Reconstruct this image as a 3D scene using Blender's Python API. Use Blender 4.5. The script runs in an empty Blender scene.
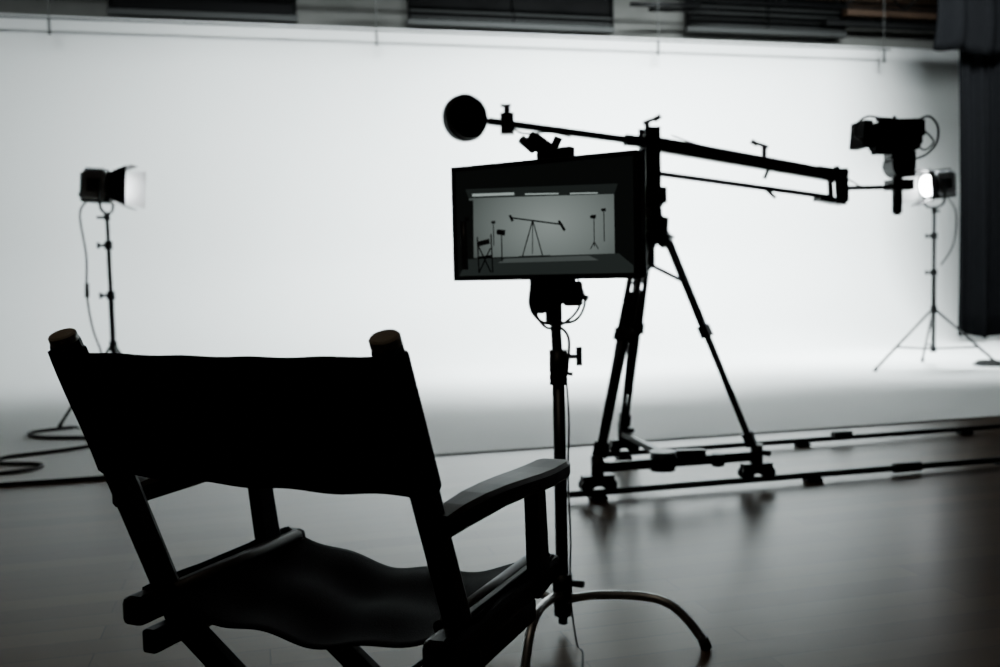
import bpy, bmesh, math
from mathutils import Vector, Matrix, Euler
V=Vector
rad=math.radians
sc=bpy.context.scene
COL=sc.collection

# ---------------------------------------------------------------- materials
def mat(name,col,rough=0.5,metal=0.0,emit=None,es=0,noise=0.0,nscale=20,bump=0.0,spec=0.5):
    m=bpy.data.materials.new(name); m.use_nodes=True
    nt=m.node_tree; b=nt.nodes['Principled BSDF']
    b.inputs['Base Color'].default_value=(*col,1)
    b.inputs['Roughness'].default_value=rough
    b.inputs['Metallic'].default_value=metal
    b.inputs['Specular IOR Level'].default_value=spec
    if emit:
        b.inputs['Emission Color'].default_value=(*emit,1)
        b.inputs['Emission Strength'].default_value=es
    tc=nt.nodes.new('ShaderNodeTexCoord'); n=nt.nodes.new('ShaderNodeTexNoise')
    n.inputs['Scale'].default_value=nscale; n.inputs['Detail'].default_value=4
    nt.links.new(tc.outputs['Object'],n.inputs['Vector'])
    if noise>0:
        r=nt.nodes.new('ShaderNodeMix'); r.data_type='RGBA'
        r.inputs[6].default_value=(*[c*(1-noise) for c in col],1)
        r.inputs[7].default_value=(*[min(1,c*(1+noise)) for c in col],1)
        nt.links.new(n.outputs['Fac'],r.inputs[0]); nt.links.new(r.outputs[2],b.inputs['Base Color'])
    if bump>0:
        bp=nt.nodes.new('ShaderNodeBump'); bp.inputs['Strength'].default_value=bump
        bp.inputs['Distance'].default_value=0.002
        nt.links.new(n.outputs['Fac'],bp.inputs['Height']); nt.links.new(bp.outputs[0],b.inputs['Normal'])
    return m

M_blk=mat('black_metal',(0.005,0.005,0.0055),0.45,0.0,noise=.3,spec=.3)
M_blkp=mat('black_plastic',(0.005,0.005,0.0055),0.5,noise=.3,spec=.3)
M_mblk=mat('matte_black_metal',(0.004,0.004,0.004),0.85,noise=.3,spec=.05)
M_rub=mat('rubber_cable',(0.008,0.008,0.008),0.6,noise=.2,spec=.3)
M_steel=mat('stand_steel',(0.32,0.32,0.31),0.36,0.9,noise=.2)
M_dsteel=mat('dark_steel',(0.04,0.04,0.04),0.4,0.9,noise=.2)
M_alu=mat('lamp_aluminium',(0.45,0.46,0.47),0.35,0.8,noise=.2)
M_flap=mat('barn_door_lit_white',(0.8,0.8,0.8),0.6,noise=.1)  # lens glow put into the colour of one door; other doors stay black
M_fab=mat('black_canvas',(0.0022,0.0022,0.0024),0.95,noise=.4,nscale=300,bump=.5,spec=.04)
M_drape=mat('black_drape',(0.0035,0.0036,0.004),1.0,noise=.3,spec=.0)
M_cyc=mat('cyc_white_paint',(0.79,0.80,0.785),0.6,noise=.02,nscale=1.2,spec=.25)
M_dark=mat('dark_wall_paint',(0.02,0.02,0.02),0.9,noise=.2,nscale=3,spec=.1)
M_ceil=mat('dark_ceiling',(0.02,0.02,0.02),0.9,noise=.2,nscale=3,spec=.1)
M_upper=mat('upper_wall_paint',(0.20,0.20,0.185),0.8,noise=.3,nscale=2)
M_win=mat('dark_glass_panel',(0.004,0.004,0.004),0.6,noise=.2,spec=.1)
M_frame=mat('window_frame',(0.045,0.047,0.045),0.6,noise=.2)
M_brown=mat('brown_timber',(0.13,0.075,0.045),0.6,noise=.4,nscale=6)
M_lens=mat('lamp_lens_glow',(1,1,1),0.3,emit=(0.93,0.98,1.0),es=60)
M_cap=mat('dark_tan_end_grain',(0.20,0.17,0.13),0.6,noise=.25,nscale=60)
M_edge=mat('platform_edge',(0.20,0.19,0.17),0.6,noise=.2)

def woodmat():
    m=bpy.data.materials.new('dark_chair_wood'); m.use_nodes=True
    nt=m.node_tree; b=nt.nodes['Principled BSDF']
    tc=nt.nodes.new('ShaderNodeTexCoord'); mp=nt.nodes.new('ShaderNodeMapping')
    mp.inputs['Scale'].default_value=(60,6,30)
    n=nt.nodes.new('ShaderNodeTexNoise'); n.inputs['Scale'].default_value=1; n.inputs['Detail'].default_value=6
    cr=nt.nodes.new('ShaderNodeValToRGB')
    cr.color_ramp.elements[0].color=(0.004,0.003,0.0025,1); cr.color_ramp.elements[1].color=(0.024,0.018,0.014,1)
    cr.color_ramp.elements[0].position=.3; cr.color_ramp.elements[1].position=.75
    L=nt.links.new
    L(tc.outputs['Object'],mp.inputs[0]); L(mp.outputs[0],n.inputs['Vector']); L(n.outputs['Fac'],cr.inputs[0])
    L(cr.outputs[0],b.inputs['Base Color']); b.inputs['Roughness'].default_value=.55
    b.inputs['Specular IOR Level'].default_value=.22
    return m
M_wood=woodmat()

TH=rad(14.0)
def floormat():
    m=bpy.data.materials.new('plank_floor'); m.use_nodes=True
    nt=m.node_tree; b=nt.nodes['Principled BSDF']; L=nt.links.new
    tc=nt.nodes.new('ShaderNodeTexCoord'); mp=nt.nodes.new('ShaderNodeMapping')
    L(tc.outputs['Object'],mp.inputs[0])
    br=nt.nodes.new('ShaderNodeTexBrick')
    br.inputs['Scale'].default_value=1.0
    br.inputs['Brick Width'].default_value=1.3; br.inputs['Row Height'].default_value=0.115
    br.inputs['Mortar Size'].default_value=0.0018; br.inputs['Mortar Smooth'].default_value=.3
    br.inputs['Color1'].default_value=(0.085,0.052,0.030,1); br.inputs['Color2'].default_value=(0.120,0.076,0.045,1)
    br.inputs['Mortar'].default_value=(0.035,0.022,0.014,1); br.offset=0.37
    L(mp.outputs[0],br.inputs['Vector'])
    mp2=nt.nodes.new('ShaderNodeMapping'); mp2.inputs['Scale'].default_value=(2,18,1)
    L(tc.outputs['Object'],mp2.inputs[0])
    n=nt.nodes.new('ShaderNodeTexNoise'); n.inputs['Scale'].default_value=2; n.inputs['Detail'].default_value=4
    L(mp2.outputs[0],n.inputs['Vector'])
    mx=nt.nodes.new('ShaderNodeMix'); mx.data_type='RGBA'; mx.blend_type='MULTIPLY'; mx.inputs[0].default_value=.3
    L(br.outputs['Color'],mx.inputs[6]); L(n.outputs['Fac'],mx.inputs[7]); L(mx.outputs[2],b.inputs['Base Color'])
    mr=nt.nodes.new('ShaderNodeMapRange'); mr.inputs['To Min'].default_value=.26; mr.inputs['To Max'].default_value=.34
    L(n.outputs['Fac'],mr.inputs[0]); L(mr.outputs[0],b.inputs['Roughness'])
    b.inputs['Specular IOR Level'].default_value=.5; b.inputs['IOR'].default_value=1.17
    b.inputs['Specular Tint'].default_value=(1,.92,.82,1)
    bp=nt.nodes.new('ShaderNodeBump'); bp.inputs['Strength'].default_value=.25; bp.inputs['Distance'].default_value=.001
    bp.invert=True
    L(br.outputs['Fac'],bp.inputs['Height']); L(bp.outputs[0],b.inputs['Normal'])
    return m
M_floor=floormat()

# ---------------------------------------------------------------- builder
def frame(d,up=V((0,0,1))):
    d=d.normalized()
    if abs(d.dot(up))>.99: up=V((0,1,0))
    s=d.cross(up).normalized(); u=s.cross(d).normalized()
    return d,s,u

class Asm:
    def __init__(s,name,loc=(0,0,0),rotz=0.0,world=False):
        s.e=bpy.data.objects.new(name,None); s.e.empty_display_size=.1
        s.e.location=loc; s.e.rotation_euler=(0,0,rotz); COL.objects.link(s.e)
        s.off=V(loc) if world else V((0,0,0)); s.M=Matrix.Identity(4)
    def T(s,p): return s.M@V(p)-s.off
    def add(s,part,bm,m,smooth=None):
        me=bpy.data.meshes.new(part); bmesh.ops.recalc_face_normals(bm,faces=bm.faces[:])
        if smooth:
            for f in bm.faces: f.smooth=smooth(f)
        bm.to_mesh(me); bm.free(); me.materials.append(m)
        o=bpy.data.objects.new(part,me); COL.objects.link(o); o.parent=s.e
        return o
    def hexa(s,part,c,m,bevel=0):
        bm=bmesh.new(); vs=[bm.verts.new(p) for p in c]
        for f in ((0,1,3,2),(4,6,7,5),(0,4,5,1),(2,3,7,6),(0,2,6,4),(1,5,7,3)):
            bm.faces.new([vs[i] for i in f])
        if bevel>0: bmesh.ops.bevel(bm,geom=bm.edges[:],offset=bevel,segments=2,profile=.5,affect='EDGES')
        return s.add(part,bm,m)
    def box(s,part,c,size,m,rot=(0,0,0),bevel=.003):
        R=Euler(rot).to_matrix(); c=V(c); pts=[]
        for i in (-.5,.5):
            for j in (-.5,.5):
                for k in (-.5,.5):
                    pts.append(s.T(c+R@V((i*size[0],j*size[1],k*size[2]))))
        return s.hexa(part,pts,m,bevel)
    def beam(s,part,p1,p2,w,h,m,up=(0,0,1),bevel=.003,w2=None,h2=None):
        p1=V(p1);p2=V(p2);d,sd,u=frame(p2-p1,V(up)); pts=[]
        w2=w2 or w; h2=h2 or h
        for p,ww,hh in ((p1,w,h),(p2,w2,h2)):
            for j in (-.5,.5):
                for k in (-.5,.5):
                    pts.append(s.T(p+sd*j*ww+u*k*hh))
        return s.hexa(part,pts,m,bevel)
    def rod(s,part,p1,p2,r,m,r2=None,n=20):
        if r2 is None: r2=r
        p1=V(p1);p2=V(p2);d,sd,u=frame(p2-p1); bm=bmesh.new(); rings=[]
        for p,q in ((p1,r),(p2,r2)):
            rings.append([bm.verts.new(s.T(p+(sd*math.cos(2*math.pi*i/n)+u*math.sin(2*math.pi*i/n))*q)) for i in range(n)])
        for i in range(n):
            bm.faces.new((rings[0][i],rings[0][(i+1)%n],rings[1][(i+1)%n],rings[1][i]))
        bm.faces.new(rings[0]); bm.faces.new(rings[1][::-1])
        return s.add(part,bm,m,lambda f: len(f.verts)==4)
    def lathe(s,part,p,axis,prof,m,n=32):
        p=V(p); d,sd,u=frame(V(axis)); bm=bmesh.new(); rings=[]
        for (t,r) in prof:
            rings.append([bm.verts.new(s.T(p+d*t+(sd*math.cos(2*math.pi*i/n)+u*math.sin(2*math.pi*i/n))*max(r,1e-4))) for i in range(n)])
        for a,b in zip(rings[:-1],rings[1:]):
            for i in range(n): bm.faces.new((a[i],a[(i+1)%n],b[(i+1)%n],b[i]))
        bm.faces.new(rings[0]); bm.faces.new(rings[-1][::-1])
        return s.add(part,bm,m)
    def tube(s,part,pts,r,m,sub=8,n=10):
        P=[V(p) for p in pts]; Q=[]
        for i in range(len(P)-1):
            a=P[max(i-1,0)];b=P[i];c=P[i+1];d=P[min(i+2,len(P)-1)]
            for k in range(sub):
                t=k/sub
                Q.append(.5*((2*b)+(c-a)*t+(2*a-5*b+4*c-d)*t*t+(3*b-a-3*c+d)*t**3))
        Q.append(P[-1]); bm=bmesh.new(); rings=[]; prev=None
        for i,q in enumerate(Q):
            d=(Q[min(i+1,len(Q)-1)]-Q[max(i-1,0)])
            if d.length<1e-7: d=V((0,0,1))
            d.normalize()
            if prev is None: _,sd,u=frame(d)
            else:
                sd=(prev-d*prev.dot(d)).normalized(); u=d.cross(sd)
            prev=sd
            rings.append([bm.verts.new(s.T(q+(sd*math.cos(2*math.pi*j/n)+u*math.sin(2*math.pi*j/n))*r)) for j in range(n)])
        for a,b in zip(rings[:-1],rings[1:]):
            for j in range(n): bm.faces.new((a[j],a[(j+1)%n],b[(j+1)%n],b[j]))
        bm.faces.new(rings[0]); bm.faces.new(rings[-1][::-1])
        return s.add(part,bm,m,lambda f: len(f.verts)==4)
    def plate(s,part,poly,ext,m,bevel=.003):
        bm=bmesh.new(); ext=V(ext)
        a=[bm.verts.new(s.T(p)) for p in poly]; b=[bm.verts.new(s.T(V(p)+ext)) for p in poly]
        bm.faces.new(a); bm.faces.new(b[::-1]); n=len(a)
        for i in range(n): bm.faces.new((a[i],a[(i+1)%n],b[(i+1)%n],b[i]))
        if bevel>0: bmesh.ops.bevel(bm,geom=bm.edges[:],offset=bevel,segments=2,profile=.5,affect='EDGES')
        return s.add(part,bm,m)
    def grid(s,part,fn,nu,nv,m,thick=0.0,smooth=True):
        bm=bmesh.new(); g=[[bm.verts.new(s.T(fn(i/nu,j/nv))) for j in range(nv+1)] for i in range(nu+1)]
        for i in range(nu):
            for j in range(nv): bm.faces.new((g[i][j],g[i+1][j],g[i+1][j+1],g[i][j+1]))
        o=s.add(part,bm,m,(lambda f:True) if smooth else None)
        if thick>0:
            md=o.modifiers.new('sol','SOLIDIFY'); md.thickness=thick; md.offset=0
        return o

def R(a,n,z=0):
    return V((a*math.cos(TH)-n*math.sin(TH), a*math.sin(TH)+n*math.cos(TH), z))

def shell(name,verts,faces,m,smooth=False):
    me=bpy.data.meshes.new(name); me.from_pydata([tuple(v) for v in verts],[],faces); me.materials.append(m)
    o=bpy.data.objects.new(name,me); COL.objects.link(o); o.rotation_euler=(0,0,TH); return o
def rbox(name,a0,a1,n0,n1,z0,z1,m):
    v=[(a,n,z) for a in (a0,a1) for n in (n0,n1) for z in (z0,z1)]
    return shell(name,v,[(0,1,3,2),(4,6,7,5),(0,4,5,1),(2,3,7,6),(0,2,6,4),(1,5,7,3)],m)

# ---------------------------------------------------------------- room shell
A0,A1,N0,N1,ZC=-6.5,12.0,-3.0,13.2,5.6
NE=5.45; NW=12.0; ZT=4.02; RC=1.5
rbox('floor',A0,A1,N0,N1,-.12,0,M_floor)
rbox('wall_left',A0-.15,A0,N0,N1,0,ZC,M_dark)
rbox('wall_right',A1,A1+.15,N0,N1,0,ZC,M_dark)
rbox('wall_front',A0,A1,N0-.15,N0,0,ZC,M_dark)
rbox('wall_upper_back',A0,A1,N1,N1+.15,0,ZC,M_upper)
rbox('ceiling',A0,A1,N0,N1,ZC,ZC+.1,M_ceil)
prof=[(NE,0.001),(NE,0.006),(NE+.004,.008)]
for k in range(1,15): prof.append((NE+.004+(NW-RC-NE)*k/14,.008))
for k in range(1,17):
    t=k/16*math.pi/2; prof.append((NW-RC+RC*math.sin(t),.008+RC*(1-math.cos(t))))
for k in range(1,5): prof.append((NW,.008+RC+(ZT-RC-.008)*k/4))
prof+= [(NW+.12,ZT),(NW+.12,0.001)]
vs=[];fs=[]
for p in prof: vs+=[(A0+.02,p[0],p[1]),(A1-.02,p[0],p[1])]
for i in range(len(prof)-1): fs.append((2*i,2*i+1,2*i+3,2*i+2))
cyc=shell('wall_back',vs,fs,M_cyc)
for p in cyc.data.polygons: p.use_smooth = 3<=p.index<36
rbox('trim_1',A0+.02,A1-.02,NE-.012,NE,0,.008,M_edge)

def window(name,a0,a1,z0,z1,bars,slats=0):
    o=Asm(name,R((a0+a1)/2,12.95,0),TH)
    w=a1-a0
    o.box('pane',(0,.1,(z0+z1)/2),(w,.04,z1-z0),M_win)
    o.box('frame_bottom',(0,.05,z0),(w+.06,.1,.07),M_frame)
    o.box('frame_top',(0,.05,z1),(w+.06,.1,.06),M_frame)
    for i in range(bars+1):
        o.box('mullion_%d'%i,(-w/2+w*i/bars,.05,(z0+z1)/2),(.03,.09,z1-z0),M_win)
    for i in range(slats):
        o.box('slat_%d'%i,(0,.03,z0+.07+.085*i),(w,.05,.02),M_frame,rot=(.5,0,0))
window('window_1',-1.62,.62,4.34,5.0,1)
window('window_2',2.1,4.95,4.36,5.1,2,2)
window('window_3',6.1,8.6,4.42,5.15,2,5)
tb=Asm('timber_beam',R(10,12.8,0),TH)
tb.box('beam_low',(0,0,4.72),(3.0,.14,.14),M_brown); tb.box('beam_high',(-.3,.2,4.98),(3.4,.14,.12),M_brown)
tb.box('bracket',(0.4,.1,4.85),(.1,.3,.3),M_dark); tb.box('dark_beam',(-.2,.05,4.56),(3.2,.1,.09),M_dark)
tf=Asm('ceiling_truss',R(2.5,12.4,0),TH)
for i,zz in enumerate((4.66,5.05)): tf.rod('chord_%d'%i,(-8.8,0,zz),(9.2,0,zz),.022,M_blk)
for i in range(36):
    x=-8.8+.5*i; tf.rod('web_%d'%i,(x,0,4.66 if i%2 else 5.05),(x+.5,0,5.05 if i%2 else 4.66),.012,M_blk,n=8)
for i,(x,y) in enumerate(((-.9,-.2),(2.95,-.1),(3.3,.1))): tf.rod('fixture_bar_%d'%i,(x-.5,y,4.53),(x+.5,y,4.57),.03,M_blk)
for i,x in enumerate((-8,-3,2,7)): tf.rod('drop_%d'%i,(x,0,5.05),(x,0,5.6),.015,M_blk)
pl=Asm('lighting_pipe',R(2.5,11.75,0),TH)
pl.rod('pipe',(-8.9,0,3.93),(6.0,0,3.93),.012,M_frame)
for i,x in enumerate((-4.6,-1,2.6,5.9)):
    pl.rod('hanger_%d'%i,(x,0,3.9),(x,0,5.6),.005,M_frame)
    pl.box('hook_%d'%i,(x,0,3.84),(.03,.03,.18),M_frame)

dr=Asm('stage_curtain',R(9.66,10.42,0),TH)
def dfn(u,v):
    x=-1.15+2.9*u; w=.3+.7*(1-v)
    return (x+.02*math.sin(v*5), .09*w*math.sin(x*17+.4*math.sin(v*3))+.03*math.sin(x*41+1+v), .08+4.3*v+.03*math.sin(x*11)*(1-v))
dr.grid('drape',dfn,160,14,M_drape,.012)
def vfn(u,v):
    x=-1.62+3.42*u; return (x,-.18+.06*math.sin(x*15+v)-.08*math.sin(v*3.14), 3.62+.94*v+(.07*math.sin(x*2.3+.6)+.03*math.sin(x*9))*(1-v))
dr.grid('gathered_top',vfn,120,10,M_drape,.03)
dr.rod('pipe',(-1.6,-.1,4.6),(1.8,-.1,4.6),.03,M_blk)

# ---------------------------------------------------------------- director's chair
ch=Asm('directors_chair',(-.340,1.555,0),rad(-23.5))
hw=.286
def post(z): return (0.54-z)*.435
for sx,nm in ((-1,'left'),(1,'right')):
    x=sx*hw
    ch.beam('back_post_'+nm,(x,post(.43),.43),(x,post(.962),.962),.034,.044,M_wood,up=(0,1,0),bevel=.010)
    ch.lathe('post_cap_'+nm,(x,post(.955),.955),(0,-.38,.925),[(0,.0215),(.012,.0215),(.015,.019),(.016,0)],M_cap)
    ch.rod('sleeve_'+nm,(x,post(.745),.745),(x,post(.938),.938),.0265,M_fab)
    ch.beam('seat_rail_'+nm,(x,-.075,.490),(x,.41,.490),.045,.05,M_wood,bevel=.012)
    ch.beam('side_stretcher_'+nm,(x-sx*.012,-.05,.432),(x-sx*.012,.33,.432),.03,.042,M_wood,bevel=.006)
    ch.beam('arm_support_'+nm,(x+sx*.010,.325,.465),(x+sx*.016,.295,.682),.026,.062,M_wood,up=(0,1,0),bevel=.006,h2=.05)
    st=[(-.070,.018,.022,.690),(-.02,.020,.026,.696),(.05,.024,.030,.698),(.12,.027,.034,.696),(.19,.030,.038,.692),(.26,.032,.041,.687),(.32,.032,.042,.684),(.385,.031,.040,.683),(.410,.026,.034,.682)]
    bm=bmesh.new(); rings=[]
    for (y,wi,wo,z) in st:
        xi=x+sx*.010; zb=.020+.006*math.exp(-((y-.02)/.09)**2)
        c=[(xi-sx*wi,y,z+.005),(xi-sx*(wi-.006),y,z+.012),(xi+sx*(wo-.006),y,z+.012),(xi+sx*wo,y,z+.005),(xi+sx*wo,y,z-zb+.006),(xi+sx*(wo-.006),y,z-zb),(xi-sx*(wi-.006),y,z-zb),(xi-sx*wi,y,z-zb+.006)]
        rings.append([bm.verts.new(p) for p in c])
    for a,b in zip(rings[:-1],rings[1:]):
        for i in range(8): bm.faces.new((a[i],a[(i+1)%8],b[(i+1)%8],b[i]))
    bm.faces.new(rings[0]); bm.faces.new(rings[-1][::-1])
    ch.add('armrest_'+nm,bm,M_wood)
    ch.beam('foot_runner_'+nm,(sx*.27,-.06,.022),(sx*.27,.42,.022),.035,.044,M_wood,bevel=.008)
    ch.rod('bolt_'+nm,(x+sx*.015,-.05,.685),(x+sx*.03,-.05,.685),.008,M_dsteel)
    for i,y0 in enumerate((.03,.29)):
        yy=y0+(0 if sx<0 else .03)
        ch.beam('cross_leg_%s_%d'%(nm,i),(sx*.265,yy,.44),(-sx*.262,yy,.04),.026,.046,M_wood,bevel=.004)
for i,y0 in enumerate((.045,.305)):
    ch.rod('pivot_%d'%i,(0,y0-.035,.24),(0,y0+.035,.24),.008,M_dsteel)
ch.rod('seat_dowel_left',(-.26,0,.508),(-.26,.37,.508),.012,M_wood)
ch.rod('seat_dowel_right',(.26,0,.508),(.26,.37,.508),.012,M_wood)
def back(u,v):
    x=-hw-.012+(2*hw+.024)*u; q=1-(2*u-1)**2
    z=.740+.202*v - .005*q*v - .008*q*(1-v)+.0025*math.sin(u*23)*(1-v)+.0008*math.sin(u*31+1)*v
    return (x,post(z)-.026+ .006*q*(1-.4*v)+.0015*math.sin(u*17+v*6),z)
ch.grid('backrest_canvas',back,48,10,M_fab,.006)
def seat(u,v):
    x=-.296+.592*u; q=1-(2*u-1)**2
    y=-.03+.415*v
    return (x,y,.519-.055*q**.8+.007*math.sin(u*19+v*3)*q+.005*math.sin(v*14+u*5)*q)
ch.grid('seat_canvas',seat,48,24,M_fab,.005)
def flap(sx):
    def f(u,v): return (sx*(.298+.006*math.sin(u*9)),-.03+.415*u,.519-.04*v)
    return f
ch.grid('seat_hem_left',flap(-1),20,3,M_fab,.004); ch.grid('seat_hem_right',flap(1),20,3,M_fab,.004)

# ---------------------------------------------------------------- monitor on C-stand
mo=Asm('field_monitor',(.128,2.717,1.188),math.atan2(-.34,.508))
W,H=.600,.332
mo.box('housing',(0,.006,0),(W,.045,H),M_blkp,bevel=.006)
mo.box('rear_bulge',(0,.045,-.01),(W*.6,.05,H*.6),M_blkp,bevel=.01)
bz=.014
mo.box('bezel_top',(0,-.019,H/2-bz/2),(W,.008,bz),M_blkp); mo.box('bezel_bottom',(0,-.019,-H/2+bz/2),(W,.008,bz),M_blkp)
mo.box('bezel_left',(-W/2+bz/2,-.019,0),(bz,.008,H),M_blkp); mo.box('bezel_right',(W/2-bz/2,-.019,0),(bz,.008,H),M_blkp)
def scr(name,c,e): return mat(name,(0.005,0.005,0.005),.3,emit=c,es=e,spec=.2)
S_dark=scr('screen_black',(.5,.6,.55),.006)
def screen_grad():
    m=bpy.data.materials.new('screen_wall_image'); m.use_nodes=True; nt=m.node_tree; b=nt.nodes['Principled BSDF']
    b.inputs['Base Color'].default_value=(.005,.005,.005,1); b.inputs['Roughness'].default_value=.3; b.inputs['Specular IOR Level'].default_value=.2
    tc=nt.nodes.new('ShaderNodeTexCoord'); g=nt.nodes.new('ShaderNodeTexGradient'); g.gradient_type='SPHERICAL'
    mp=nt.nodes.new('ShaderNodeMapping'); mp.inputs['Scale'].default_value=(2.8,0.01,4.6); mp.inputs['Location'].default_value=(-.08,0,.05)
    cr=nt.nodes.new('ShaderNodeValToRGB'); cr.color_ramp.elements[0].color=(.035,.043,.04,1); cr.color_ramp.elements[1].color=(.24,.28,.265,1)
    L=nt.links.new; L(tc.outputs['Object'],mp.inputs[0]); L(mp.outputs[0],g.inputs[0]); L(g.outputs['Fac'],cr.inputs[0])
    L(cr.outputs[0],b.inputs['Emission Color']); b.inputs['Emission Strength'].default_value=1
    return m
S_wall=screen_grad()
S_mid=scr('screen_ceiling_image',(.8,1,.93),.016)
S_floor=scr('screen_floor_image',(.8,1,.93),.022); S_line=scr('screen_highlight',(.85,1,.95),.42); S_sil=scr('screen_silhouette',(1,1,1),.001)
def sp(s,w,y=-.0172): return (-W/2+W*s,y,H/2-H*w)
def quad(n,pts,m,y): 
    bm=bmesh.new(); bm.faces.new([bm.verts.new(sp(a,b,y)) for a,b in pts]); mo.add(n,bm,m)
quad('screen_panel',((.02,.04),(.98,.04),(.98,.96),(.02,.96)),S_dark,-.0170)
quad('image_upper_wall',((.08,.20),(.90,.25),(.88,.34),(.10,.29)),S_mid,-.0171)
quad('image_wall',((.10,.28),(.88,.33),(.88,.80),(.10,.80)),S_wall,-.0172)
quad('image_left_wall',((.02,.24),(.10,.28),(.10,.80),(.02,.88)),S_dark,-.0172)
quad('image_floor',((.08,.81),(.90,.80),(.97,.90),(.97,.955),(.03,.955)),S_floor,-.0173)
quad('image_floor_shine',((.30,.815),(.75,.81),(.80,.85),(.26,.85)),scr('screen_floor_shine',(.85,1,.95),.07),-.0174)
quad('image_ceiling_light_a',((.12,.245),(.36,.259),(.36,.280),(.12,.266)),S_line,-.0174)
quad('image_ceiling_light_b',((.42,.275),(.60,.290),(.60,.300),(.42,.286)),S_line,-.0174)
quad('image_ceiling_light_c',((.66,.297),(.80,.308),(.80,.317),(.66,.307)),S_line,-.0174)
quad('image_left_drape',((.10,.30),(.125,.30),(.12,.80),(.10,.80)),S_dark,-.0174)
def sl(n,a,b,r=.0013): mo.rod(n,sp(*a,-.0182),sp(*b,-.0182),r,S_sil,n=8)
sl('img_jib_arm',(.34,.47),(.62,.55),.0022); sl('img_jib_leg1',(.46,.50),(.40,.80),.0017); sl('img_jib_leg2',(.46,.50),(.51,.80),.0017); sl('img_jib_leg3',(.46,.50),(.455,.78))
sl('img_jib_base',(.38,.80),(.55,.80)); sl('img_jib_camera',(.60,.52),(.63,.60),.004); sl('img_jib_weight',(.335,.45),(.35,.50),.004)
sl('img_lamp_a',(.285,.58),(.285,.84),.0018); sl('img_lamp_a_head',(.265,.585),(.305,.595),.008)
sl('img_lamp_b',(.78,.50),(.78,.74)); sl('img_lamp_b_head',(.765,.50),(.79,.50),.005)
sl('img_lamp_c',(.83,.45),(.83,.70)); sl('img_lamp_c_head',(.82,.45),(.84,.45),.004)
sl('img_lamp_b_foot_l',(.78,.70),(.76,.76)); sl('img_lamp_b_foot_r',(.78,.70),(.80,.76)); sl('img_lamp_d',(.24,.50),(.24,.70)); sl('img_lamp_d_head',(.232,.50),(.25,.50),.004)
sl('img_chair_back',(.150,.68),(.215,.66),.0075); sl('img_chair_leg_a',(.150,.70),(.22,.93),.002); sl('img_chair_leg_b',(.22,.72),(.15,.93),.002); sl('img_chair_seat',(.15,.80),(.225,.79),.004)
sl('img_chair_post',(.225,.60),(.23,.93),.002); sl('img_chair_post_b',(.145,.62),(.15,.93),.002); sl('img_figure',(.065,.48),(.07,.90),.010); sl('img_figure_head',(.085,.44),(.087,.48),.007)
mo.box('vesa_plate',(.02,.085,-.05),(.12,.03,.12),M_blk)
mo.box('receiver',(-.02,.04,.205),(.10,.05,.042),M_mblk,rot=(0,rad(38),rad(10)),bevel=.008)
mo.box('receiver_foot',(.015,.035,.178),(.09,.045,.035),M_mblk,bevel=.008)
mo.rod('receiver_knob',(-.045,.03,.20),(-.085,.03,.232),.013,M_mblk)
mo.rod('antenna_a',(-.03,.04,.215),(-.066,.04,.235),.008,M_mblk); mo.rod('antenna_b',(.015,.04,.20),(.03,.04,.228),.012,M_mblk)
mo.box('plug',(.055,.04,.185),(.04,.03,.03),M_mblk,bevel=.006)

cs=Asm('c_stand',(.165,2.775,0))
cs.rod('base_tube',(0,0,.05),(0,0,.76),.0185,M_dsteel)
cs.rod('collar_base',(0,0,.10),(0,0,.17),.029,M_blk); cs.rod('hub_knob',(0.02,0,.14),(.06,-.02,.14),.010,M_blk)
cs.rod('collar_mid',(0,0,.72),(0,0,.82),.026,M_blk); cs.rod('tip',(0,0,.02),(0,0,.06),.014,M_blk)
cs.rod('collar_foot',(0,0,.045),(0,0,.085),.026,M_blk)
cs.rod('knob_stem',(0,0,.80),(.055,0,.80),.007,M_steel); cs.box('tee_knob',(.06,0,.80),(.018,.014,.055),M_blk)
cs.rod('knob_stem_b',(0,0,.755),(.04,-.01,.75),.006,M_steel)
cs.rod('riser',(0,0,.76),(-.012,0,1.05),.0155,M_dsteel)
cs.rod('collar_top',(-.01,0,.90),(-.01,0,.965),.024,M_blk)
cs.lathe('grip_head',(-.012,-.02,.99),(0,1,0),[(-.03,.02),(-.028,.045),(.028,.045),(.03,.02)],M_blk)
cs.box('grip_bracket',(-.012,.0,1.02),(.13,.04,.04),M_blk); cs.box('grip_block',(.045,0,.98),(.055,.05,.07),M_blk,bevel=.008)
cs.rod('grip_handle',(.04,0,.985),(.085,-.02,.965),.009,M_blk); cs.box('grip_block_b',(-.055,0,.965),(.045,.04,.08),M_blk,bevel=.008)
cs.tube('cable_a',[(-.07,0,1.02),(-.078,-.02,.95),(-.05,-.03,.905),(0,-.03,.89),(.03,-.02,.85),(.022,-.02,.75)],.0045,M_rub)
cs.tube('cable_b',[(.06,0,1.02),(.078,-.02,.96),(.055,-.03,.91),(.01,-.035,.90),(-.03,-.03,.93)],.004,M_rub)
cs.tube('cable_d',[(-.05,0,1.0),(-.062,-.02,.93),(-.03,-.03,.885),(.02,-.03,.90),(.06,-.02,.94),(.07,0,1.0)],.004,M_rub)
cs.tube('cable_c',[(.02,-.02,.75),(.026,-.02,.62),(.021,-.02,.45),(.025,-.02,.28),(.02,-.03,.12),(.03,-.12,.006),(.04,-.2,.006),(.0,-.5,.006)],.003,M_rub)
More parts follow.
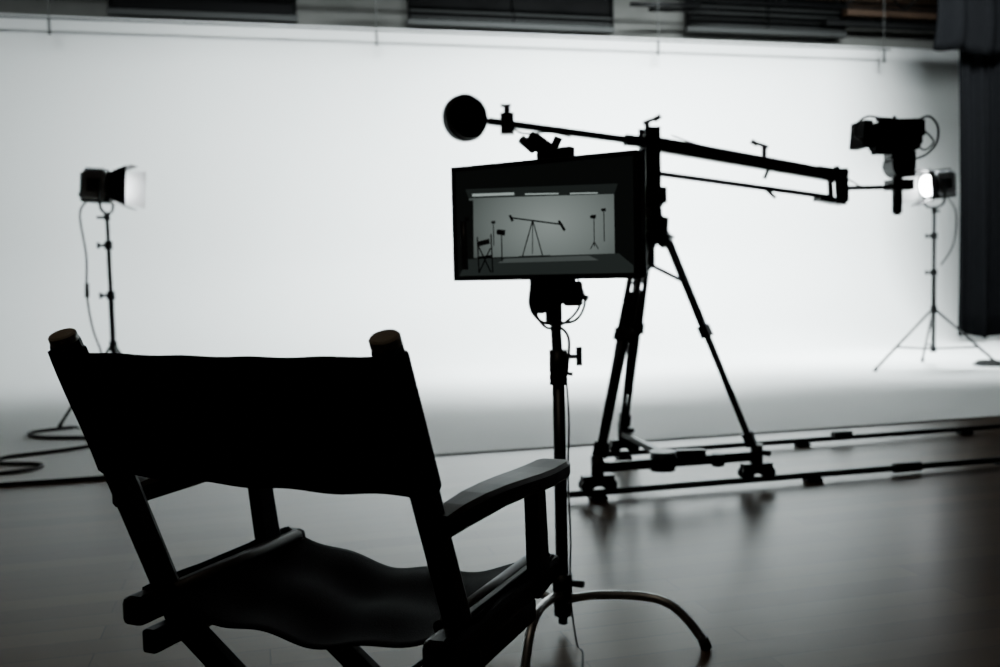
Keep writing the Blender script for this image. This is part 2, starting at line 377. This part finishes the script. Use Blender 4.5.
for i,(ex,ey) in enumerate(((.38,-.165),(-.125,-.36),(-.30,.10))):
    L=math.hypot(ex,ey); ux,uy=ex/L,ey/L; z0=.115+.012*i if i<2 else .105
    k=L/.41
    cs.tube('leg_%d'%i,[(ux*.02,uy*.02,z0-.02),(ux*.10*k,uy*.10*k,z0),(ux*.22*k,uy*.22*k,z0+.012),(ux*.30*k,uy*.30*k,z0+.004),(ux*.352*k,uy*.352*k,z0-.03),(ux*(L-.012),uy*(L-.012),.03),(ux*L,uy*L,.01)],.0125,M_steel,n=14)
    cs.rod('foot_%d'%i,(ux*(L-.008),uy*(L-.008),.03),(ux*(L+.004),uy*(L+.004),0.0),.0155,M_rub)

# ---------------------------------------------------------------- dolly track
RD=V((math.cos(TH),math.sin(TH),0))
A=V((.43,4.38,0)); B=A+RD*.80; C=V((.665,5.30,0)); 
tr=Asm('dolly_track',(1.6,5.2,0),world=True)
def rail(nm,p,t0,t1):
    tr.rod('rail_'+nm,p+RD*t0+V((0,0,.03)),p+RD*t1+V((0,0,.03)),.015,M_blk)
    t=t0+.15; i=0
    while t<t1:
        q=p+RD*t
        tr.beam('rail_pad_%s_%d'%(nm,i),q-RD*.04+V((0,0,.008)),q+RD*.04+V((0,0,.008)),.06,.016,M_blk); t+=1.1; i+=1
rail('near',A,-.15,5.6); rail('far',C,-.15,5.3)
tr.rod('joint_near',A+RD*1.55+V((0,0,.03)),A+RD*1.7+V((0,0,.03)),.024,M_blk)
tr.rod('joint_far',C+RD*1.3+V((0,0,.045)),C+RD*1.42+V((0,0,.045)),.024,M_blk)

# ---------------------------------------------------------------- jib crane w/ tripod + dolly
Z=lambda p,z: V((p[0],p[1],z))
P0=V((.752,4.80,0))
jb=Asm('jib_crane',(.752,4.80,0),world=True)
feet={'a':A,'b':B,'c':C}
for k,p in feet.items():
    jb.beam('truck_%s'%k,Z(p-RD*.075,.085),Z(p+RD*.075,.085),.05,.05,M_blk)
    nrm=V((-RD.y,RD.x,0))
    for i,t in enumerate((-.055,.055)):
        for j,o in enumerate((-.02,.02)):
            q=p+RD*t+nrm*o
            jb.rod('wheel_%s_%d%d'%(k,i,j),Z(q-nrm*.010,.066),Z(q+nrm*.010,.066),.030,M_rub)
    jb.rod('corner_post_%s'%k,Z(p,.10),Z(p,.20),.03,M_blk); jb.rod('corner_knob_%s'%k,Z(p,.165)+V((.02,-.03,0)),Z(p,.165)+V((.045,-.06,0)),.014,M_blk)
mid=(A+B)/2
jb.beam('spreader_ab',Z(A,.145),Z(B,.145),.035,.044,M_blk); jb.beam('spreader_c',Z(mid,.14),Z(C,.14),.035,.03,M_blk)
jb.rod('spreader_hub',Z(mid-RD*.08,.11),Z(mid-RD*.08,.20),.06,M_blk); jb.box('hub_handle',Z(mid+RD*.06,.175),(.14,.04,.045),M_blk)
jb.rod('spreader_clamp',Z(A+RD*.6,.11),Z(A+RD*.6,.17),.03,M_blk)
top=1.22
for k,p in feet.items():
    d=(p-P0); d.z=0; d.normalize(); sd=V((-d.y,d.x,0))
    t0=Z(P0+d*.07,top); f=Z(p-d*.02,.19); m=t0.lerp(f,.47)
    for o in (-.028,.028):
        jb.rod('leg_%s_upper_%d'%(k,o>0),t0+sd*o,m+sd*o*.9,.0145,M_blk)
    jb.rod('leg_%s_center'%k,t0.lerp(f,.28),t0.lerp(f,.82),.016,M_blk)
    for o in (-.022,.022):
        jb.rod('leg_%s_lower_%d'%(k,o>0),m+sd*o,f+sd*o*.5,.0125,M_blk)
    jb.beam('leg_%s_clamp'%k,m-(m-t0).normalized()*.03,m+(m-t0).normalized()*.03,.085,.045,M_blk)
    jb.rod('leg_%s_knob'%k,m,m+sd*.07,.014,M_blk)
    jb.beam('leg_%s_foot'%k,t0.lerp(f,.94),f,.06,.045,M_blk)
    jb.beam('leg_%s_top'%k,Z(P0,top+.01),t0.lerp(f,.05),.09,.07,M_blk)
    q=t0.lerp(f,.24); jb.rod('brace_%s'%k,Z(P0,1.06),q,.010,M_blk)
jb.rod('centre_column',Z(P0,1.05),Z(P0,1.24),.020,M_blk)
jb.lathe('bowl',Z(P0,1.20),(0,0,1),[(0,.05),(.02,.085),(.09,.09),(.10,.06),(.14,.055),(.16,.07),(.20,.07),(.22,.05),(.25,.04)],M_blk)
jb.rod('pan_knob',Z(P0,1.33),Z(P0,1.33)+V((-.10,-.03,.02)),.016,M_blk)
jb.box('swivel_block',Z(P0,1.40)+V((.01,0,0)),(.12,.09,.08),M_blk,rot=(0,0,TH))
AD=V((.975,.20,0)).normalized(); AN=V((-AD.y,AD.x,0))
for o in (-.045,.045):
    jb.beam('pivot_plate_%d'%(o>0),Z(P0,1.38)+AN*o,Z(P0,1.73)+AN*o,.012,.08,M_blk,up=AD)
jb.rod('pivot_axle_low',Z(P0,1.51)-AN*.06,Z(P0,1.51)+AN*.06,.016,M_blk); jb.rod('pivot_axle_top',Z(P0,1.655)-AN*.07,Z(P0,1.655)+AN*.07,.02,M_blk)
tail=V((-.14,4.60,1.765)); piv=V((.752,4.80,1.655)); end=V((1.74,5.0,1.49))
jb.beam('rear_bar',tail.lerp(piv,.12),piv,.028,.033,M_blk)
jb.beam('main_arm',piv-(end-piv)*.04,end,.05,.070,M_blk,h2=.060)
jb.beam('arm_rear_sleeve',tail.lerp(piv,.86),piv,.045,.052,M_blk)
lo0=V((.77,4.80,1.51)); lo1=V((1.70,4.99,1.385))
jb.beam('parallel_rod',lo0,lo1,.026,.024,M_blk)
for i,o in enumerate((-.035,.035)):
    jb.beam('end_plate_%d'%i,V((1.715,4.995,1.54))+AN*o,V((1.725,4.995,1.35))+AN*o,.012,.03,M_blk,up=AD)
jb.beam('end_spine',V((1.76,5.0,1.53)),V((1.765,5.0,1.36)),.06,.045,M_blk,up=AD)
jb.box('end_top',(1.70,4.995,1.51),(.17,.08,.04),M_blk,rot=(0,rad(9),rad(11)))
jb.box('end_bottom',(1.70,4.995,1.37),(.15,.08,.03),M_blk,rot=(0,rad(9),rad(11)))
jb.beam('platform_bar',V((1.77,5.0,1.43)),V((2.10,5.07,1.435)),.035,.022,M_blk)
ax=(piv-tail).normalized()
wv=V((.52,-.85,0)).normalized()
jb.rod('weight_shaft',tail-wv*.06,tail+wv*.075,.012,M_blk)
jb.lathe('counterweight',tail-wv*.035,wv,[(0,.095),(.004,.106),(.022,.110),(.026,.104),(.030,.110),(.052,.110),(.056,.104),(.075,.10),(.078,.03),(.09,.028)],M_blk,n=48)
jb.beam('weight_neck',tail,tail.lerp(piv,.16),.018,.018,M_blk)
cl=tail.lerp(piv,.22)
jb.box('weight_clamp',cl,(.065,.05,.10),M_blk); jb.rod('weight_clamp_knob',cl+V((0,0,.03)),cl+V((0,0,.09)),.016,M_blk); jb.rod('weight_clamp_lever',cl+V((-.03,0,.085)),cl+V((.02,0,.085)),.008,M_blk)
jb.tube('tail_cable',[cl+V((.02,-.02,-.02)),cl+V((.08,-.02,-.05)),cl+V((.2,0,-.045)),cl+V((.3,.05,-.06))],.005,M_rub)
def ratchet(nm,p,sgn=1):
    jb.rod(nm+'_stem',p,p+V((0,0,.055)),.013,M_blk); jb.beam(nm+'_lever',p+V((-.02*sgn,0,.05)),p+V((.05*sgn,0,.075)),.018,.018,M_blk); jb.rod(nm+'_lever_tip',p+V((.035*sgn,0,.065)),p+V((.065*sgn,0,.084)),.013,M_blk)
ratchet('pivot_lever',V((.74,4.79,1.70))); ratchet('arm_lever',piv.lerp(end,.6)+V((0,0,.03)),-1)
jb.rod('arm_lever_low',piv.lerp(end,.62)+V((0,0,-.03)),piv.lerp(end,.60)+V((0,0,-.075)),.010,M_blk)
jb.rod('rod_lever',lo0.lerp(lo1,.62),lo0.lerp(lo1,.68)+V((0,0,-.04)),.009,M_blk)
jb.tube('arm_cable',[piv+V((.1,-.04,.03)),piv.lerp(end,.3)+V((0,-.04,.025)),piv.lerp(end,.7)+V((0,-.04,.025)),end+V((.0,-.04,.0)),end+V((.15,0,-.06)),end+V((.35,.05,-.03))],.004,M_rub)

# ---------------------------------------------------------------- camera on remote head
cm=Asm('cinema_camera',(2.06,5.06,0),rad(8))
cm.rod('head_column',(.01,0,1.30),(.01,0,1.62),.026,M_blk); cm.rod('column_end',(.01,0,1.29),(.01,0,1.36),.018,M_blk)
cm.box('head_base',(.02,0,1.445),(.12,.09,.055),M_blk); cm.lathe('fluid_head',(.02,-.055,1.545),(0,1,0),[(0,.045),(.005,.066),(.105,.066),(.11,.045)],M_blk)
cm.box('tilt_block',(.015,0,1.60),(.12,.08,.05),M_blk); cm.rod('head_knob',(.06,0,1.50),(.10,-.02,1.50),.016,M_blk)
cm.box('motor',(.05,-.03,1.57),(.06,.07,.09),M_blk,bevel=.008)
cm.box('quick_plate',(-.01,0,1.632),(.24,.07,.02),M_mblk)
cm.box('body',(-.02,0,1.70),(.20,.12,.115),M_mblk,rot=(0,rad(5),0),bevel=.008)
cm.box('body_side_panel',(-.01,-.063,1.70),(.15,.01,.08),M_mblk)
cm.lathe('lens',(-.11,0,1.705),(-1,0,-.08),[(0,.045),(.03,.05),(.035,.042),(.065,.042),(.07,.05),(.085,.05),(.087,.02)],M_mblk)
cm.box('matte_box',(-.190,0,1.70),(.045,.15,.135),M_mblk,rot=(0,rad(5),0))
cm.box('top_handle',(-.02,0,1.775),(.17,.03,.022),M_mblk,rot=(0,rad(5),0)); cm.box('handle_post_a',(-.08,0,1.765),(.02,.025,.03),M_blk); cm.box('handle_post_b',(.05,0,1.76),(.02,.025,.03),M_blk)
cm.box('battery',(.095,0,1.715),(.06,.10,.13),M_mblk,bevel=.008); cm.box('viewfinder',(.0,-.09,1.745),(.12,.05,.045),M_mblk); cm.box('transmitter',(.12,0,1.735),(.05,.07,.08),M_mblk)
cm.rod('rod_a',(-.21,-.03,1.645),(.12,-.03,1.645),.0075,M_blk); cm.rod('rod_b',(-.21,.03,1.645),(.12,.03,1.645),.0075,M_blk)
cm.tube('cable_front',[(-.05,-.05,1.76),(-.18,-.07,1.785),(-.25,-.08,1.75),(-.27,-.08,1.69),(-.22,-.07,1.67),(-.16,-.06,1.70)],.006,M_rub)
cm.tube('cable_rear',[(.12,-.03,1.78),(.17,-.03,1.79),(.215,-.03,1.74),(.21,-.03,1.66),(.16,-.02,1.60),(.08,-.02,1.57)],.006,M_rub)
cm.tube('cable_rear_b',[(.14,-.03,1.72),(.18,-.05,1.66),(.14,-.03,1.62),(.10,-.02,1.66)],.005,M_rub)
cm.rod('monitor_arm',(-.03,-.04,1.79),(-.05,-.06,1.60),.009,M_blk)
cm.box('onboard_box',(-.09,-.03,1.618),(.10,.05,.04),M_mblk)

# ---------------------------------------------------------------- studio lamps
def lamp(name,loc,hz,yaw,tilt,s,footR,rot0,energy,side,opn):
    l=Asm(name,loc)
    hub=.57
    l.rod('pole_lower',(0,0,.16),(0,0,.95),.018*s,M_dsteel); l.rod('pole_mid',(0,0,.9),(0,0,1.3),.015*s,M_dsteel); l.rod('pole_upper',(0,0,1.25),(0,0,hz-.2*s),.013*s,M_dsteel)
    for i,z in enumerate((.93,1.28)):
        l.rod('collar_%d'%i,(0,0,z-.03),(0,0,z+.03),.026*s,M_blk); l.rod('collar_knob_%d'%i,(0,0,z),(-.06*s,-.01,z),.010*s,M_blk); l.box('collar_tee_%d'%i,(-.062*s,-.01,z),(.02,.02,.045),M_blk)
    l.rod('leg_collar',(0,0,hub-.03),(0,0,hub+.04),.026*s,M_blk); l.rod('low_collar',(0,0,.16),(0,0,.21),.024*s,M_blk)
    for i in range(3):
        a=rot0+i*2*math.pi/3; f=V((footR*math.cos(a),footR*math.sin(a),.012)); h=V((.02*math.cos(a),.02*math.sin(a),hub))
        l.rod('leg_%d'%i,h,f,.0105*s,M_dsteel); q=h.lerp(f,.62); l.rod('brace_%d'%i,V((0,0,.19)),q,.008*s,M_dsteel)
        l.rod('leg_tip_%d'%i,h.lerp(f,.95),V((f.x,f.y,0)),.014*s,M_rub)
    l.M=Matrix.Translation((0,0,hz))@Matrix.Rotation(yaw,4,'Z')@Matrix.Rotation(tilt,4,'Y')@Matrix.Scale(s,4)
    l.box('housing',(-.05,0,0),(.15,.17,.19),M_alu,bevel=.02)
    l.box('housing_base',(-.04,0,-.085),(.19,.15,.05),M_blk,bevel=.01)
    for i in range(5): l.box('vent_%d'%i,(-.10+.025*i,0,.10),(.010,.14,.022),M_blk)
    l.box('rear_panel',(-.13,0,0),(.02,.14,.15),M_blk,bevel=.006); l.rod('rear_knob',(-.13,0,-.06),(-.165,0,-.06),.018,M_blk)
    l.lathe('front_ring',(.02,0,0),(1,0,0),[(0,.085),(.004,.098),(.045,.098),(.048,.085)],M_blk)
    l.lathe('fresnel_lens',(.065,0,0),(1,0,0),[(0,.082),(.004,.08),(.012,.06),(.018,.03),(.020,0)],M_lens)
    for sy in (-1,1): l.box('side_box_%d'%(sy>0),(-.04,sy*.092,.0),(.09,.02,.08),M_dsteel,bevel=.005)
    d=.155; op=rad(opn)
    for nm,axn in (('left',(0,1)),('right',(0,-1)),('top',(1,0)),('bottom',(-1,0))):
        if axn[0]==0:
            sg=axn[1]; y0=sg*.10; y1=y0+sg*d*math.sin(op); x1=.065+d*math.cos(op)
            pts=[(.065,y0,-.085),(x1,y1,-.125),(x1,y1,.125),(.065,y0,.085)]; ext=(.003,sg*-.003,0)
        else:
            sg=axn[0]; z0=sg*.10; z1=z0+sg*d*.8*math.sin(rad(20)); x1=.065+d*.8*math.cos(rad(20))
            pts=[(.065,-.085,z0),(x1,-.06,z1),(x1,.06,z1),(.065,.085,z0)]; ext=(.003,0,sg*-.003)
        l.plate('barn_door_'+nm,pts,ext,M_blk if nm!=side else M_flap,bevel=0)
    l.M=Matrix.Translation((0,0,hz))@Matrix.Rotation(yaw,4,'Z')@Matrix.Scale(s,4)
    l.tube('yoke',[(0,.115,.0),(0,.12,-.08),(0,.10,-.15),(0,0,-.175),(0,-.10,-.15),(0,-.12,-.08),(0,-.115,0)],.010,M_blk)
    l.rod('spigot',(0,0,-.22),(0,0,-.165),.020,M_blk); l.rod('yoke_knob',(0,-.11,0),(0,-.145,0),.02,M_blk); l.rod('spigot_knob',(0,0,-.20),(-.06,-.02,-.20),.010,M_blk)
    l.M=Matrix.Identity(4)
    ld=bpy.data.lights.new(name+'_beam','SPOT'); ld.energy=energy; ld.spot_size=rad(75); ld.spot_blend=.8; ld.shadow_soft_size=.06; ld.color=(.93,.98,1)
    lo=bpy.data.objects.new('beam',ld); COL.objects.link(lo); lo.parent=l.e
    dv=(Matrix.Rotation(yaw,4,'Z')@Matrix.Rotation(tilt,4,'Y'))@V((1,0,0))
    lo.location=V((0,0,hz))+dv*.1*s; lo.rotation_euler=dv.to_track_quat('-Z','Y').to_euler()
    return l
ll=lamp('studio_lamp',(-2.72,6.82,.008),1.69,rad(2),rad(4),1.08,.40,rad(185),80,'left',36)
ll.tube('power_cable',[(-.12,0,1.60),(-.18,-.02,1.50),(-.15,-.02,1.2),(-.16,-.02,.95),(-.13,-.02,.7),(-.06,-.05,.5),(-.04,-.1,.25),(-.16,-.1,.01),(-.3,.0,.008)],.008,M_rub)
ll.rod('inline_switch',(-.155,-.02,1.02),(-.158,-.02,.92),.016,M_blk)
rl=lamp('studio_lamp.001',(4.2,9.4,.008),1.77,rad(194),rad(6),1.25,.66,rad(195),80,'right',40)
rl.tube('power_cable',[(.12,0,1.66),(.2,-.02,1.5),(.18,-.02,1.2),(.06,-.02,1.0)],.008,M_rub)

cb=Asm('floor_cable',(-2.8,5.8,0),world=True)
zc=.019
cb.tube('cable',[(-3.0,6.8,zc),(-3.22,6.6,zc),(-3.05,6.38,zc),(-2.66,6.3,zc),(-2.52,6.1,zc),(-2.67,5.87,zc),(-2.92,5.68,zc),(-2.88,5.5,zc),(-2.6,5.42,zc),(-2.62,5.25,zc),(-2.95,5.12,zc),(-3.5,5.08,zc)],.012,M_rub)
e0=R(-5.5,5.41);e1=R(-1.0,5.42);e2=R(-.2,5.43)
cb.tube('edge_cable',[(e0.x,e0.y,.012),(e1.x,e1.y,.012),(e2.x,e2.y,.012)],.010,M_rub,sub=20)
cc=Asm('coiled_cable',(4.85,9.5,0),world=True)
pts=[]
for i in range(40):
    a=i/39*math.pi*6; r=.16+.03*math.sin(a*.4); pts.append((4.85+r*math.cos(a),9.5+r*math.sin(a),.021+.012*(i/39)*3))
cc.tube('coil',pts,.011,M_rub,sub=3); cc.tube('lead',[pts[0],(5.2,9.35,.021),(5.8,9.4,.021)],.011,M_rub)

# ---------------------------------------------------------------- lights (overhead cyc wash, added foreground fill)
def area(name,a,n,z,ta,tn,tz,sx,sy,e,spread=120,col=(.88,.975,1.0)):
    d=bpy.data.lights.new(name,'AREA'); d.shape='RECTANGLE'; d.size=sx; d.size_y=sy; d.energy=e; d.color=col; d.spread=rad(spread)
    o=bpy.data.objects.new(name,d); COL.objects.link(o); o.location=R(a,n,z)
    o.rotation_euler=(R(ta,tn,tz)-R(a,n,z)).to_track_quat('-Z','Y').to_euler()
for i,(a,e) in enumerate(((-2.6,55),(0.9,190),(4.3,470),(7.4,300))):
    area('overhead_cyc_wash_%d'%i,a,7.7,5.3,a+.3,12,1.3,2.4,.6,e,84)
for i,(a,e) in enumerate(((3.0,125),(6.4,150))):
    area('overhead_floor_wash_%d'%i,a,8.9,5.3,a,9.1,0,2.2,.5,e,50)
area('added_foreground_fill',-1.0,0.5,5.4,-1.0,1.5,0,1.2,.3,13,150,(1,.84,.66))  # unseen warm fill, added to lift the chair post caps and tint the floor
w=bpy.data.worlds.new('World'); sc.world=w; w.use_nodes=True
w.node_tree.nodes['Background'].inputs[0].default_value=(.5,.55,.6,1); w.node_tree.nodes['Background'].inputs[1].default_value=.01

# ---------------------------------------------------------------- camera
cd=bpy.data.cameras.new('Camera'); cd.lens=35; cd.sensor_width=36
co=bpy.data.objects.new('Camera',cd); COL.objects.link(co)
co.matrix_world=Matrix.Translation((0,0,1.05))@Matrix.Rotation(rad(90-3.7),4,'X')@Matrix.Rotation(rad(-1.3),4,'Z')
cd.dof.use_dof=True; cd.dof.focus_distance=1.7; cd.dof.aperture_fstop=4.0
sc.camera=co
